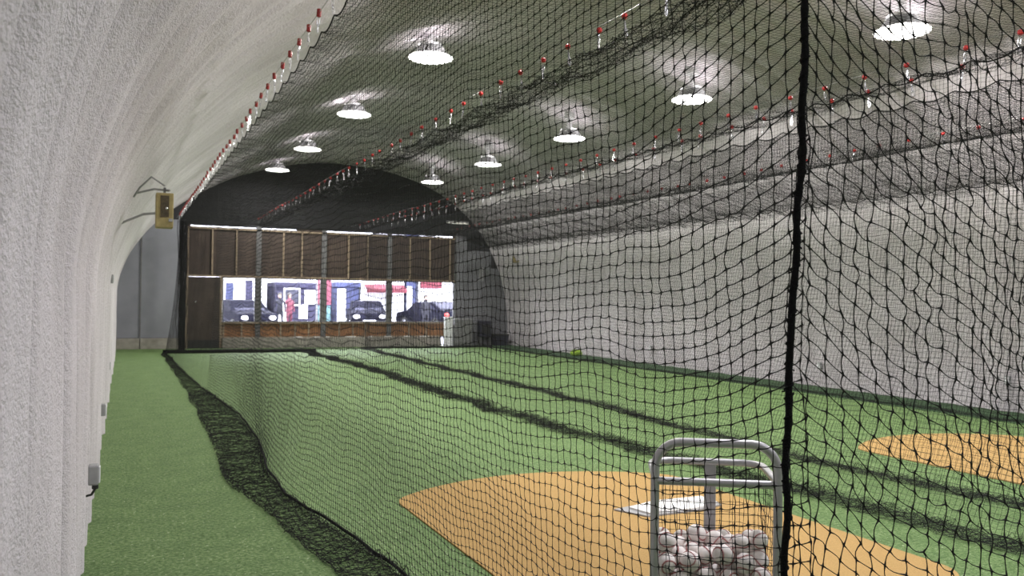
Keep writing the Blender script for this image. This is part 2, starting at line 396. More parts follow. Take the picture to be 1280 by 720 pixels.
def outlet(loc, side, label, cord=False):
    t = thing('outlet_box', label, 'outlet', loc, 0)
    s = side
    MB().box(min(0, s*.06), max(0, s*.06), -.045, .045, -.062, .062, .01).build('body', M['box_grey'], t)
    MB().box(min(s*.06, s*.068), max(s*.06, s*.068), -.034, .034, -.05, .05, .003).build('cover', M['white'], t)
    if cord:
        MB().tube([(s*.04, 0, -.055), (s*.04, 0, -.09)], .02, 10).tube([(s*.04, 0, -.09), (s*.02, .02, -.13), (-s*.04, .05, -.15)], .008, 6).build('plug', M['rubber'], t, True)
outlet((-.185, 5.9, .51), 1, 'grey outlet box with a black plug low on the left wall, nearest the camera', True)
outlet((-.215, 9.7, .44), 1, 'grey outlet box low on the left wall, second from the camera')
outlet((-.235, 14.5, .52), 1, 'grey outlet box low on the left wall, third from the camera')
outlet((-.20, 13.0, 1.85), 1, 'grey switch box at eye height on the left wall toward the far end')
outlet((12.40, 12.4, .42), -1, 'grey outlet box low on the right wall seen through the corner netting')
outlet((12.40, 18.2, .42), -1, 'grey outlet box low on the right wall, beyond the near one')
outlet((12.40, 8.55, .5), -1, 'grey outlet box low on the right wall at the right edge of view', True)

# ------------------------------------------------------------------ clay mats, plate
def clay_mat(cx, cy, hw, R, label, slip=.25, rc=.30):
    # a disc trimmed straight on both sides, its four corners rounded
    th = math.acos((hw-rc)/(R-rc)); q = []
    def quarter(sx, sy, c):
        px, py = (hw-rc), (R-rc)*math.sin(th)
        return [(cx+sx*(px+rc*math.cos(a)), c+sy*(py+rc*math.sin(a))) for a in np.linspace(0, th, 8)]
    q += quarter(1, 1, cy)+arc(cx, cy, R, th, PI-th, 36)[1:-1]+quarter(-1, 1, cy)[::-1]
    lo = cy-slip
    q += quarter(-1, -1, lo)+arc(cx, lo, R, PI+th, 2*PI-th, 36)[1:-1]+quarter(1, -1, lo)[::-1]
    o = MB().prism(q, 0, .010).build('clay_turf_mat', M['clay']); return tag(o, label, 'mat')
clay_mat(3.37, 5.20, 1.35, 1.92, 'tan clay coloured turf mat under the home plate, beside the ball cart')
clay_mat(8.87, 5.55, 1.35, 1.95, 'tan clay coloured turf mat in the right hand cage, with nothing on it')
hp = thing('home_plate', 'white home plate lying on the tan mat behind the ball cart', 'plate', (3.9, 5.5, .010))
top = [(-.30, .09), (.02, .17), (.45, .16), (.40, -.06), (-.20, -.13)]
out = [(-.42, .12), (.0, .21), (.49, .19), (.50, -.07), (.20, -.155), (-.28, -.16)]
MB().prism([(-.41, .115), (.0, .205), (.48, .185), (.49, -.07), (.20, -.15), (-.28, -.155)], 0, .012).build('bevelled_rim', M['box_grey'], hp)
MB().prism([(-.29, .085), (.01, .19), (.47, .175), (.47, -.05), (.19, -.135), (-.24, -.13)], 0.012, .026).build('plate_face', M['white_rubber'], hp)

# ------------------------------------------------------------------ ball cart
CA = math.radians(-31.5)
cart = thing('ball_cart', 'silver tube frame ball cart with black net basket, standing on the tan mat', 'cart', (1.86+.23*math.cos(CA)-.19*math.sin(CA)*1, 2.70+.23*math.sin(CA)+.19*math.cos(CA), .010), CA)
W, D, RT = .229, .19, .0168
hoop = [(-W-.01, -D, .02), (-W, -D, .5), (-W, -D, 1.00)]
hoop += [(-W+.10-.10*math.cos(a), -D, 1.00+.10*math.sin(a)) for a in np.linspace(0, PI/2, 8)[1:]]
hoop += [(W-.10+.10*math.sin(a), -D, 1.00+.10*math.cos(a)) for a in np.linspace(0, PI/2, 8)]
hoop += [(W, -D, .5), (W+.01, -D, .02)]
MB().tube(hoop, RT, 14).build('handle_hoop', M['alu'], cart, True)
MB().tube([(-W, -D, .950), (W, -D, .950)], .0152, 14).build('crossbar', M['alu'], cart, True)
rim = [(-W, -D, .958), (-W, D-.09, .958)]
rim += [(-W+.09-.09*math.cos(a), D-.09+.09*math.sin(a), .958) for a in np.linspace(0, PI/2, 8)[1:]]
rim += [(W-.09+.09*math.sin(a), D-.09+.09*math.cos(a), .958) for a in np.linspace(0, PI/2, 8)]
rim += [(W, -D, .958)]
MB().tube(rim, .0145, 14).build('basket_rim', M['alu'], cart, True)
MB().box(-.002, .046, D-.008, D+.014, .10, .955, .004).build('back_post', M['alu_bar'], cart)
MB().tube([(-W, -D, .12), (-W, D, .12), (0, D+.02, .12), (W, D, .12), (W, -D, .12)], .013, 10).tube([(-W, -D, .12), (W, -D, .12)], .013, 10).build('base_frame', M['alu'], cart, True)
for s in (-1, 1):
    w = MB(); w.tube([(s*(W+.02), D, .06), (s*(W+.05), D, .06)], [.06, .06], 20); w.build('wheel', M['rubber'], cart, True)
    f = MB(); f.tube([(s*(W+.01), -D, 0), (s*(W+.01), -D, .03)], [.02, .02], 14); f.build('foot_cap', M['rubber'], cart, True)
MB().tube([(-W-.05, D, .06), (W+.05, D, .06)], .008, 8).tube([(-.02, D, .06), (-.02, D, .12)], .01).build('axle', M['steel'], cart, True)

# ------------------------------------------------------------------ netting
def fnoise(a, b, seed, octs):
    """smooth pseudo-noise fields over arrays a, b from random sines"""
    r = np.random.default_rng(seed); out = np.zeros(np.broadcast(a, b).shape)
    for amp, lam, n in octs:
        for _ in range(n):
            th = r.uniform(0, 2*PI); k = 2*PI/(lam*r.uniform(.7, 1.4)); ph = r.uniform(0, 2*PI)
            out = out+amp/math.sqrt(n)*1.3*np.sin(k*(a*math.cos(th)+b*math.sin(th))+ph)
    return out
def strands(P, r, knot, sub, ref, wig, seed, rs=None):
    """P (lines, points, 3) -> verts, quads of thin three/four sided tubes"""
    L, N, _ = P.shape; rr = np.random.default_rng(seed)
    if sub > 1:
        k = np.arange((N-1)*sub+1)/sub; i0 = np.minimum(k.astype(int), N-2); fr = (k-i0)
        Q = P[:, i0]*(1-fr)[None, :, None]+P[:, i0+1]*fr[None, :, None]
        mid = (np.abs(fr-np.round(fr)) > 1e-6)
        seg = np.linalg.norm(P[:, 1:]-P[:, :-1], axis=2).mean()
        off = rr.normal(0, 1, (L, N-1, 3))*wig
        off[..., 2] -= wig*.9*(np.abs(P[:, 1:, 2]-P[:, :-1, 2]) < .7*seg)
        w = np.sin(PI*fr)[None, :, None]*np.where(mid, 1, 0)[None, :, None]
        Q = Q+off[:, i0]*w
        rad = np.where(mid, r, r*knot)[None].repeat(L, 0)
        rsc = None if rs is None else (rs[:, None] if rs.shape[0] == L and rs.ndim == 1 else rs[0][i0][None])
    else:
        Q = P; rad = np.full((L, N), r)
        rsc = None if rs is None else (rs[:, None] if rs.ndim == 1 else rs)
    if rsc is not None: rad = rad*rsc
    n = Q.shape[1]; sides = 4 if sub > 1 else 3
    T = np.empty_like(Q); T[:, 1:-1] = Q[:, 2:]-Q[:, :-2]; T[:, 0] = Q[:, 1]-Q[:, 0]; T[:, -1] = Q[:, -1]-Q[:, -2]
    T /= np.linalg.norm(T, axis=2, keepdims=True)+1e-9
    B = np.cross(T, np.array(ref, float)); bl = np.linalg.norm(B, axis=2, keepdims=True)
    B = np.where(bl > .05, B/(bl+1e-9), np.cross(T, np.array([.3, .5, .8])))
    B /= np.linalg.norm(B, axis=2, keepdims=True)+1e-9
    Nn = np.cross(B, T)
    ang = np.arange(sides)*2*PI/sides+.4
    R = Q[:, :, None]+(B[:, :, None]*np.cos(ang)[None, None, :, None]+Nn[:, :, None]*np.sin(ang)[None, None, :, None])*rad[:, :, None, None]
    idx = np.arange(L*n*sides).reshape(L, n, sides); nx = np.roll(idx, -1, axis=2)
    q = np.stack([idx[:, :-1], nx[:, :-1], nx[:, 1:], idx[:, 1:]], -1).reshape(-1, 4)
    return R.reshape(-1, 3), q
def net_mesh(name, pieces, parent, smooth=False):
    vs = []; qs = []; o = 0
    for P, r, knot, sub, ref, wig, seed in pieces:
        sc_ = None
        if isinstance(r, tuple): r, sc_ = r
        for A, f_ in ((P, sc_), (np.swapaxes(P, 0, 1), None if sc_ is None else sc_[None])):
            v, q = strands(A, r, knot, sub, ref, wig, seed, f_); vs.append(v); qs.append(q+o); o += len(v); seed += 1
    return np_mesh(name, np.concatenate(vs), np.concatenate(qs), M['net'], parent)

CELL = .0440
Y0 = 1.49
ZT = 3.77
RN = .00132
def scallop(y, pitch=.45): return np.abs(np.sin(PI*y/pitch))
cage = thing('batting_cage_net', 'black batting cage net nearest the left wall, around the ball cart and tan mat', 'net')

# outlines of the surplus netting lying along the left side (read along the hall)
OUT = np.array([(0, 1.22), (3.5, 1.22), (5.45, 1.15), (6.0, 1.08), (6.6, 1.01), (7.1, .88), (7.9, .86), (9, .90), (10.4, .93), (12, .95), (14, .98), (18, .97), (23.5, .94), (27, 1.05)])
HEM = np.array([(0, 1.55), (3.5, 1.55), (5.0, 1.50), (5.93, 1.40), (6.5, 1.29), (7.0, 1.23), (8.06, 1.24), (9.0, 1.33), (9.86, 1.40), (11.96, 1.45), (15.2, 1.27), (19, 1.14), (24.5, 1.08), (27, 1.1)])
def smooth_curve(y, K, w=1.0):
    yy = np.arange(-6, 34, .1); v = np.interp(yy, K[:, 0], K[:, 1]); k = np.exp(-.5*(np.arange(-25, 26)*.1/w)**2); k /= k.sum()
    return np.interp(y, yy, np.convolve(np.pad(v, 25, mode='edge'), k, mode='valid'))
def side_panel(y, rows, extra_rows, xt, contact, outer, seed, lean=0, ztop=ZT, near_gather=None, folds=3.0, sub_gather=0, pile_h=.05, jit=.02):
    nr = rows+extra_rows; Yg, R = np.meshgrid(y, np.arange(nr), indexing='ij')
    hang = (R < rows)
    f = np.clip(R/(rows-1), 0, 1)
    Lh = ztop
    zt = ztop-.05*scallop(Yg)*np.exp(-R*.22)
    Z = zt*(1-f)+.012*f
    con0 = smooth_curve(y, contact, .35)[:, None]; con = con0; out_ = smooth_curve(y, outer, .3)[:, None]
    conH = smooth_curve(y, contact, 1.6)[:, None]; conH = np.where(f > .75, conH+(con0-conH)*((f-.75)/.25)**1.5, conH)
    X = xt+(conH-xt)*(f**2.2)+fnoise(Yg, Z, seed, [(.016, 3.0, 4)])*np.sin(PI*np.clip(f*.95+.05, 0, 1))*np.clip(4.5/(Yg+.5), .10, 1)
    Yo = Yg+fnoise(Yg, Z, seed+1, [(.008, .9, 4), (.004, .25, 5)])*np.clip(6/(Yg+1), .35, 1)*np.clip(1-np.abs(f-.5)*1.2, .25, 1)
    Z = Z+fnoise(Yg, Z, seed+2, [(.014, 1.1, 4), (.0045, .3, 6)])*np.clip(f*8, 0, 1)*np.clip((1-f)*8, 0, 1)
    if near_gather is not None:
        a, lam = near_gather
        Z = Z+np.where(hang, a*np.exp(-(Yg-y[0])/lam)*np.clip(f*3, 0, 1), 0)
    # surplus lies on the floor folded to and fro
    e = np.clip(R-(rows-1), 0, None)/max(1, extra_rows)
    ph = e*folds*PI
    tri = .5-.5*np.cos(ph+.45*fnoise(Yg, R*.0+1.0, seed+7, [(1, 1.6, 4)])*np.clip(e*6, 0, 1))
    Xf = con+(out_-con)*tri+fnoise(Yg, R*.02, seed+3, [(jit*1.2, 1.5, 5), (jit*.35, .22, 5), (jit*.15, .08, 5)])*np.clip(e*12, 0, 1)
    Zf = .008+np.abs(fnoise(Yg, R*.044, seed+4, [(pile_h*.6, .35, 5), (pile_h*.5, .12, 5)]))*(.3+e)*np.sin(PI*np.clip(e*.9+.1, 0, 1))
    Yf = Yg+fnoise(Yg, R*.02, seed+5, [(jit*1.3, .6, 6), (jit*.3, .15, 5)])*np.clip(e*12, 0, 1)
    X = np.where(hang, X, Xf); Z = np.where(hang, Z, Zf); Yo = np.where(hang, Yo, Yf)
    jn = np.random.default_rng(seed+6).normal(0, .0019, X.shape+(3,))*np.array([.4, 1, 1])
    return np.stack([X, Yo, np.maximum(Z, .004)], -1)+jn*np.array([1, 1, 1])*(Z > .02)[..., None]

def split_net(name, P, ycut, parent, ref, seed, sub=4, r=RN, far_r=None, wig=.0028):
    k = ycut
    pcs = []
    t = np.interp(P[:, 0, 1], [5, 13], [1.0, (far_r or r)/r])
    if k > 1:
        h = min(k, 130)
        pcs.append((P[:h+1], (r, t[:h+1]), 2.1, sub, ref, wig, seed))
        if k > h: pcs.append((P[h:k+1], (r, t[h:k+1]), 1.8, 2, ref, wig*.7, seed+4))
    if k < P.shape[0]-1: pcs.append((P[k:], (r, t[k:]), 1, 1, ref, 0, seed+9))
    return net_mesh(name, pcs, parent)

YF = 26.0
yl = np.concatenate([[Y0], Y0+.052*np.arange(1, 30), Y0+.052*29+CELL*np.arange(1, int((YF-Y0-.052*29)/CELL))])
ROWS = int(ZT/CELL)+1
Pl = side_panel(yl, ROWS, 26, 1.40, HEM, OUT, 11, near_gather=(.20, .42), folds=3.0, pile_h=.06, jit=.018)
Pl[..., 1] += -.036*(Pl[..., 2]-1.6)*np.exp(-(Pl[..., 1]-Y0)/.5)*(np.arange(Pl.shape[1]) < ROWS)[None]
# drawn to the slightly slanted corner rope
rope_x = lambda z: 1.40+0*z
rope_y = lambda z: Y0+.0*z
split_net('side_netting', Pl, 300, cage, (1, 0, 0), 20, far_r=.00095, wig=.0020)
# front panel, sheared so its meshes run downhill away from the rope
NXF = 118
xf = np.concatenate([[1.40], 1.40+CELL*np.arange(1, NXF)])
Xg, Rg = np.meshgrid(xf, np.arange(-70, ROWS+10), indexing='ij')
s = Xg-1.40
zr_ = ZT-Rg*CELL; a2 = np.interp(zr_-.3, [1.0, 2.5], [.62, .26])
Zg = zr_-.62*np.minimum(s, .35)-a2*np.clip(s-.35, 0, 1.2)-.1*np.clip(s-1.55, 0, None)+fnoise(Xg, Rg*CELL, 31, [(.012, .8, 4), (.006, .25, 6)])*np.clip(s*6, 0, 1)
Zg += .03*np.exp(-s/.12)
Yg = Y0+fnoise(Xg, Rg*CELL, 32, [(.03, 1.6, 4), (.006, .3, 5)])*np.clip(s*3, 0, 1)-.03*np.clip(s*2, 0, 1)
Xg2 = Xg+fnoise(Xg, Rg*CELL, 33, [(.008, .7, 4), (.004, .2, 5)])*np.clip(s*8, 0, 1)
Zg = np.clip(Zg, .006, ZT)
Yg = Yg-.036*(Zg-1.6)*np.exp(-s/.5)
Pf = np.stack([Xg2, Yg, Zg], -1)+np.random.default_rng(34).normal(0, .0022, Xg.shape+(3,))*(s > .01)[..., None]
net_mesh('front_netting', [(Pf[:48], RN, 2.1, 4, (0, 1, 0), .0034, 35), (Pf[47:], RN, 1.5, 1, (0, 1, 0), 0, 37)], cage)

# roof of the first cage: hung at the left cable, the mid cable and the dividing cable
def roof_panel(x, y, supports, sag, seed, z0=ZT):
    Yg, Xg = np.meshgrid(y, x, indexing='ij'); Z = np.full(Xg.shape, z0)
    sx = [q[0] for q in supports]; sz = [q[1] for q in supports]
    Z = np.interp(Xg, sx, sz)
    for (a, _), (b, _) in zip(supports[:-1], supports[1:]):
        u = np.clip((Xg-a)/(b-a), 0, 1); Z = Z-sag*4*u*(1-u)*((Xg >= a) & (Xg <= b))
    for a, _ in supports: Z = Z-.05*scallop(Yg)*np.exp(-np.abs(Xg-a)/.10)
    Z = Z+fnoise(Yg, Xg, seed, [(.010, 2.4, 4), (.003, .6, 5)])
    Xo = Xg+fnoise(Yg, Xg, seed+1, [(.005, .9, 4), (.002, .25, 5)]); Yo = Yg+fnoise(Yg, Xg, seed+2, [(.006, .9, 4), (.002, .25, 5)])
    return np.stack([Xo, Yo, Z], -1)+np.random.default_rng(seed+3).normal(0, .002, Xg.shape+(3,))
yr = np.arange(Y0, YF, CELL); xr = np.arange(1.40, 6.68, CELL)
Pr = roof_panel(xr, yr, [(1.40, ZT), (3.56, ZT), (6.66, ZT)], .10, 41)
Pr[:, 0, 0] = 1.40
split_net('roof_netting', Pr, 0, cage, (0, 0, 1), 42, far_r=.0017)
# hanging folds beneath the mid cable
def band_panel(y, x0, x1, z0, z1, n, seed, dark=1):
    Yg, R = np.meshgrid(y, np.linspace(0, 1, n), indexing='ij')
    X = x0+(x1-x0)*R+fnoise(Yg, R, seed, [(.02, .6, 5), (.012, .15, 5)]); Z = z0+(z1-z0)*R+fnoise(Yg, R, seed+1, [(.015, .7, 5), (.012, .15, 5)])
    Yo = Yg+fnoise(Yg, R*.3, seed+2, [(.02, .3, 5)])
    return np.stack([X, Yo, Z], -1)
Pb = band_panel(yr, 3.56, 3.80, ZT-.01, ZT-.09, 26, 45)
net_mesh('roof_fold', [(Pb, RN*1.6, 1, 1, (0, 0, 1), 0, 46)], cage)

Pb = band_panel(yr, 6.66, 6.52, ZT-.01, ZT-.13, 16, 47)
net_mesh('roof_fold', [(Pb, RN*1.3, 1, 1, (1, 0, 0), 0, 48)], cage)
BX = np.array([(0, 5.75), (3.8, 5.68), (5.72, 5.49), (7.66, 5.29), (9.5, 5.12), (13.8, 5.15), (20.2, 5.2), (24, 5.0), (27, 4.9)])
BO = BX-np.array([0, .26])
yd = np.arange(Y0, YF, CELL)
Pd = side_panel(yd, ROWS, 26, 6.62, BX, BO, 51, folds=5.0, pile_h=.07, jit=.05)
split_net('divider_netting', Pd, 0, cage, (1, 0, 0), 52)
# far end of cage one
def end_panel(x, yy, rows, seed, extra=8):
    Xg, R = np.meshgrid(x, np.arange(rows+extra), indexing='ij'); f = np.clip(R/(rows-1), 0, 1)
    Z = ZT*(1-f)+.012; e = np.clip(R-(rows-1), 0, None)*CELL
    Y = yy(Xg, f)+fnoise(Xg, R*CELL, seed, [(.05, 1.5, 4)])-e*.5
    Z = Z+fnoise(Xg, R*CELL, seed+1, [(.012, .8, 4)])*(1-f)+np.abs(fnoise(Xg, R*CELL, seed+2, [(.05, .3, 5)]))*(e > 0)
    X = Xg+fnoise(Xg, R*CELL, seed+3, [(.012, .8, 4)])
    return np.stack([X, Y, Z], -1)
xe = np.arange(1.40, 6.62, CELL*1.5)
Pe = end_panel(xe, lambda X, f: YF-.15*f+.0*X, ROWS, 61)
net_mesh('end_netting', [(Pe, RN, 1, 1, (0, 1, 0), 0, 62)], cage)
MB().tube([(x, YF-.9+.25*mn.noise((x*.7, 5, 0))-.12*(x > 3)*(x-3)*.5, .04+.02*mn.noise((x*2, 1, 0))) for x in np.arange(1.0, 5.2, .08)], .06, 6).build('end_hem', M['rope'], cage, True, merge=False)
# ropes: corner lacing, scalloped hem along the cables, hem on the floor
mb = MB(); zz = np.linspace(.05, ZT, 150)
rp = [(1.40+.006*math.sin(z*3.1)+.0025*math.sin(z*23), Y0+.01*math.sin(z*2.3+1)+.0025*math.sin(z*31)-.036*(z-1.6)+.006*math.sin(z*5.3), z) for z in zz]
rad = [.0085+.0016*mn.noise((z*40, 0, 0))+.0012*math.sin(z*120) for z in zz]
mb.tube(rp, rad, 10)
for z in np.arange(.06, ZT, CELL):                       # whipping where each mesh is tied
    a = random.uniform(0, 6.28); i = min(149, int((z-.05)/(ZT-.05)*149)); p = rp[i]
    mb.tube([(p[0]+.010*math.cos(a+k), p[1]+.010*math.sin(a+k), p[2]+.004*k) for k in np.linspace(0, 4.5, 9)], .0022, 5)
    if random.random() < .3:
        mb.tube([p, (p[0]+.016*math.cos(a), p[1]+.016*math.sin(a), p[2]-.006)], .0018, 4)
mb.build('corner_rope', M['rope'], cage, True, merge=False)
def hem_rope(name, par, x, y0, y1, z, r=.006, sc_=True):
    pts = [(x, y, z-(.05*abs(math.sin(PI*y/.45)) if sc_ else 0)) for y in np.arange(y0, y1, .0375)]
    MB().tube(pts, r, 5).build(name, M['rope'], par, True, merge=False)
hem_rope('border_rope', cage, 1.40, Y0, YF, ZT)
hem_rope('border_rope', cage, 6.64, Y0, YF, ZT, .007)
pts = []
for y in np.arange(4.0, 25.9, .06):
    x = np.interp(y, HEM[:, 0], HEM[:, 1])+.02*mn.noise((y*1.5, 0, 0)); pts.append((x, y, .03+.02*mn.noise((y*2, 3, 0))))
MB().tube(pts, .011, 6).build('hem_rope', M['rope'], cage, True, merge=False)
# gathered folds hanging at the far left corner
g = MB()
for k in range(46):
    a = random.uniform(0, 2*PI); r0 = random.uniform(0, .16)
    x0, y0 = 1.52+r0*math.cos(a)*.9, YF-.1+r0*math.sin(a)
    g.tube([(x0+.03*math.sin(z*2+k)+.02*random.uniform(-1, 1), y0+.03*math.cos(z*2.3+k), z) for z in np.linspace(.02, ZT, 14)], .008, 4)
g.build('corner_gather', M['net'], cage, False, merge=False)

# second cage on the right
cage2 = thing('batting_cage_net', 'black batting cage net on the right, around the empty tan mat', 'net')
AX = np.array([(0, 6.55), (4.39, 6.56), (6.63, 6.40), (10.9, 6.60), (14.3, 6.66), (24.1, 6.75), (27, 6.8)]); AO = AX+np.array([0, .20])
Pa = side_panel(yd, ROWS, 22, 7.02, AX, AO, 71, folds=5.0, pile_h=.06, jit=.045, ztop=ZT-.12)
split_net('divider_netting', Pa, 0, cage2, (1, 0, 0), 72)
CX = np.array([(0, 11.38), (8, 11.38), (12, 11.33), (19, 11.15), (27, 11.1)]); CO = CX+np.array([0, .16])
ZR = 3.42
Pc = side_panel(yd, int(ZR/CELL), 12, 11.35, CX, CO, 81, folds=3.0, pile_h=.05, jit=.04, ztop=ZR)
split_net('wall_side_netting', Pc, 0, cage2, (1, 0, 0), 82)
xr2 = np.arange(7.02, 11.37, CELL)
Pr2 = roof_panel(xr2, yr, [(7.02, ZT-.12), (9.85, ZT), (11.36, ZR)], .14, 91)
split_net('roof_netting', Pr2, 0, cage2, (0, 0, 1), 92, r=.0021, far_r=.0022)
Pb2 = band_panel(yr, 9.95, 11.34, ZT-.07, ZR-.14, 48, 95)
net_mesh('roof_fold', [(Pb2, RN*1.6, 1, 1, (0, 0, 1), 0, 96)], cage2)
xe2 = np.arange(7.02, 11.36, CELL*1.5)
Pe2 = end_panel(xe2, lambda X, f: YF+.2-.1*f+.0*X, ROWS, 101)
Pe2[..., 2] = np.minimum(Pe2[..., 2], ZR)
net_mesh('end_netting', [(Pe2, RN, 1, 1, (0, 1, 0), 0, 102)], cage2)
MB().tube([(x, YF+.05+.2*mn.noise((x*.7, 9, 0)), .03+.02*mn.noise((x*2, 4, 0))) for x in np.arange(6.8, 11.3, .08)], .03, 6).build('end_hem', M['rope'], cage2, True, merge=False)
xff = np.arange(7.02, 11.36, CELL*1.5)
hem_rope('border_rope', cage2, 7.02, Y0, YF, ZT-.12)
hem_rope('border_rope', cage2, 11.36, Y0, YF, ZR, .008)
g = MB()
for k in range(9):
    a = random.uniform(0, 2*PI); r0 = random.uniform(0, .14); x0, y0 = 7.0+r0*math.cos(a), YF+r0*math.sin(a)
    g.tube([(x0+.03*math.sin(z*2+k), y0+.03*math.cos(z*2.3+k), z) for z in np.linspace(.02, ZT-.15, 12)], .004, 4)
g.build('corner_gather', M['net'], cage2, False, merge=False)

# basket netting of the cart (part of the cart)
per = []
for (xa, ya), (xb, yb), n in (((-W, -D), (W, -D), 11), ((W, -D), (W, D), 9), ((W, D), (-W, D), 11), ((-W, D), (-W, -D), 9)):
    for k in range(n): per.append((xa+(xb-xa)*k/n, ya+(yb-ya)*k/n))
per.append(per[0]); per = np.array(per)
# soften the back corners to follow the rim
for i, (x, y) in enumerate(per):
    if y > D-.09 and abs(x) > W-.09:
        cx, cy = math.copysign(W-.09, x), D-.09; v = np.array([x-cx, y-cy]); per[i] = np.array([cx, cy])+v/np.linalg.norm(v)*.09
zz = np.linspace(.955, .46, 13)
Pk = np.zeros((len(per), len(zz), 3))
for j, z in enumerate(zz):
    s_ = 1-.03*(j/12)
    Pk[:, j, :2] = per*s_; Pk[:, j, 2] = z
Pk[:-1] += rng.normal(0, .002, Pk[:-1].shape); Pk[-1] = Pk[0]
bx, by = np.meshgrid(np.linspace(-W*.97, W*.97, 11), np.linspace(-D*.97, D*.97, 9), indexing='ij')
Pbt = np.stack([bx, by, np.full(bx.shape, .46)], -1)
net_mesh('net_basket', [(Pk, .0009, 1.6, 2, (0, 0, 1), .001, 201), (Pbt, .0012, 1.6, 2, (0, 0, 1), .001, 203)], cart)
MB().box(-W, W, -D, D, .445, .456, .004).build('basket_floor', M['rubber'], cart)

# ------------------------------------------------------------------ baseballs
BR = .0395
def seam(r, off):
    pts = []
    for i in range(96):
        t = 2*PI*i/96; b = .44
        x = math.sin(PI/2-(PI/2-b)*math.cos(t))*math.cos(t/2+b*math.sin(2*t)) if False else 0
        A = .72; 
        x = A*math.cos(t)+(1-A)*math.cos(3*t); y = A*math.sin(t)-(1-A)*math.sin(3*t); z = 2*math.sqrt(A*(1-A))*math.sin(2*t)
        v = Vector((x, y, z)).normalized()*r; pts.append(v)
    return pts
POS = [(158,-46,536),(-106,-70,536),(158,-118,536),(-158,47,536),(12,2,536),(-86,118,536),(17,-118,536),(-158,-24,536),(38,68,536),(-37,-49,536),(88,-118,536),(-13,118,536),(-40,52,536),(158,118,536),(158,-118,609),(-55,-118,536),(110,-69,586),(99,3,536),(-158,-118,536),(52,-118,600),(87,118,536),(158,46,536),(56,-55,536),(-158,52,612),(-48,118,601),(-91,1,536),(-21,-118,603),(158,-7,599),(-89,59,591),(-158,-64,597),(29,48,606),(9,-53,594),(158,63,618),(96,61,581),(-110,-118,591),(158,-58,651),(-67,-62,607),(58,-63,648),(-13,118,672),(-129,118,603),(37,118,590),(87,-6,612),(-158,-118,646),(32,-118,687),(-38,3,590),(-158,118,536),(-115,-7,609),(158,12,670),(111,118,623),(-62,-12,661),(94,54,654),(-158,0,673),(158,-40,721),(10,-7,651),(72,-5,690),(-118,-59,659),(-35,56,641),(-86,118,665),(158,118,679),(-20,-72,663),(23,56,686),(158,61,724),(104,-118,658),(-42,37,711),(-76,-118,656),(60,118,675),(-158,-87,714),(-52,118,734),(93,-71,712),(113,10,748),(-104,48,662),(-158,118,671),(87,75,727),(22,118,737)]
ball = None
cm = Matrix.Translation(cart.location) @ Matrix.Rotation(CA, 4, 'Z')
VIS = []
for i, (x, y, z) in enumerate(POS):
    p = cm @ Vector((x/1000*1.15, y/1000*1.12, .497+(z-500)/1000*1.08-.035))
    if z < 560 and y > -100: continue
    if z > 722: continue
    rot = (random.uniform(0, 6.28), random.uniform(0, 6.28), random.uniform(0, 6.28))
    lab = 'scuffed white baseball with red stitching, heaped in the net basket of the silver ball cart'
    if ball is None:
        ball = MB().sphere((0, 0, 0), BR, 28, 18).build('baseball', M['leather'], None, True)
        tag(ball, lab, 'ball', 'baseballs in the cart basket'); ball.location = p; ball.rotation_euler = rot
        s_ = MB(); pts = seam(BR+.0002, 0); s_.tube(pts, .0011, 5, closed=True)
        for k in range(0, 96):
            a = pts[k]; t = (pts[(k+1) % 96]-pts[k-1]).normalized(); nrm_ = a.normalized(); b_ = t.cross(nrm_)
            for sgn in (-1, 1):
                s_.tube([a, a+b_*sgn*.0038+t*.0022-nrm_*.0001], .0007, 4)
        s_.build('stitching', M['stitch'], ball, True, merge=False)
    else:
        dup(ball, p, rot)

# ------------------------------------------------------------------ cables and clips
def cable(x, z, label, y1=YF+1.2):
    pts = [(x, y, z+.012*math.sin(y*.9)) for y in np.arange(Y0-6.3, y1, .3)]
    return tag(MB().tube(pts, .0035, 6).build('support_cable', M['cable'], None, True), label, 'cable')
def make_clip(label, group, block):
    t = thing('snap_hook', label, 'clip', (0, 0, 0), 0, group)
    if block: MB().tube([(0, 0, -.035), (0, 0, -.03), (0, 0, .025), (0, 0, .03)], [.013, .019, .019, .013], 10).build('sleeve', M['clip_red'], t, True)
    else: MB().sphere((0, 0, 0), .026, 12, 8, (1, 1, .95)).build('toggle_ball', M['clip_bright'], t, True)
    h = MB()
    ln = .085
    loop = [(.010*math.cos(a), 0, -.035-ln/2+(ln/2)*math.sin(a)) for a in np.linspace(0, 2*PI, 14)[:-1]]
    h.tube(loop, .0042, 6, closed=True)
    loop = [(0, .010*math.cos(a), -.10-.03+(.042)*math.sin(a)) for a in np.linspace(0, 2*PI, 14)[:-1]]
    h.tube(loop, .0042, 6, closed=True)
    h.build('hook', M['steel'], t, True, merge=False)
    return t
def clip_row(x, z, y0, y1, pitch, label, group, block, jit):
    t = None; y = y0; first = True
    while y < y1:
        p = (x+random.uniform(-.01, .01), y+random.uniform(-jit, jit), z+.012*math.sin(y*.9)-.006)
        rot = (random.uniform(-.15, .15), random.uniform(-.15, .15), random.uniform(0, 3))
        if first: t = make_clip(label, group, block); t.location = p; t.rotation_euler = rot; first = False
        else: dup(t, p, rot)
        y += pitch
ZC = ZT+.165
cable(1.385, ZC, 'thin pale cable carrying the net edge nearest the left wall')
clip_row(1.385, ZC, 5.40, 26, .45, 'dark red and silver clip on the cable nearest the left wall, holding the net edge', 'clips on the left wall side cable', True, .02)
cable(3.56, ZC, 'thin pale cable over the middle of the left cage roof')
clip_row(3.56, ZC-.02, 4.6, 26, .50, 'red and silver clip on the cable over the middle of the left cage', 'clips on the left cage middle cable', False, .06)
cable(6.66, ZC, 'thin pale cable along the right edge of the left cage')
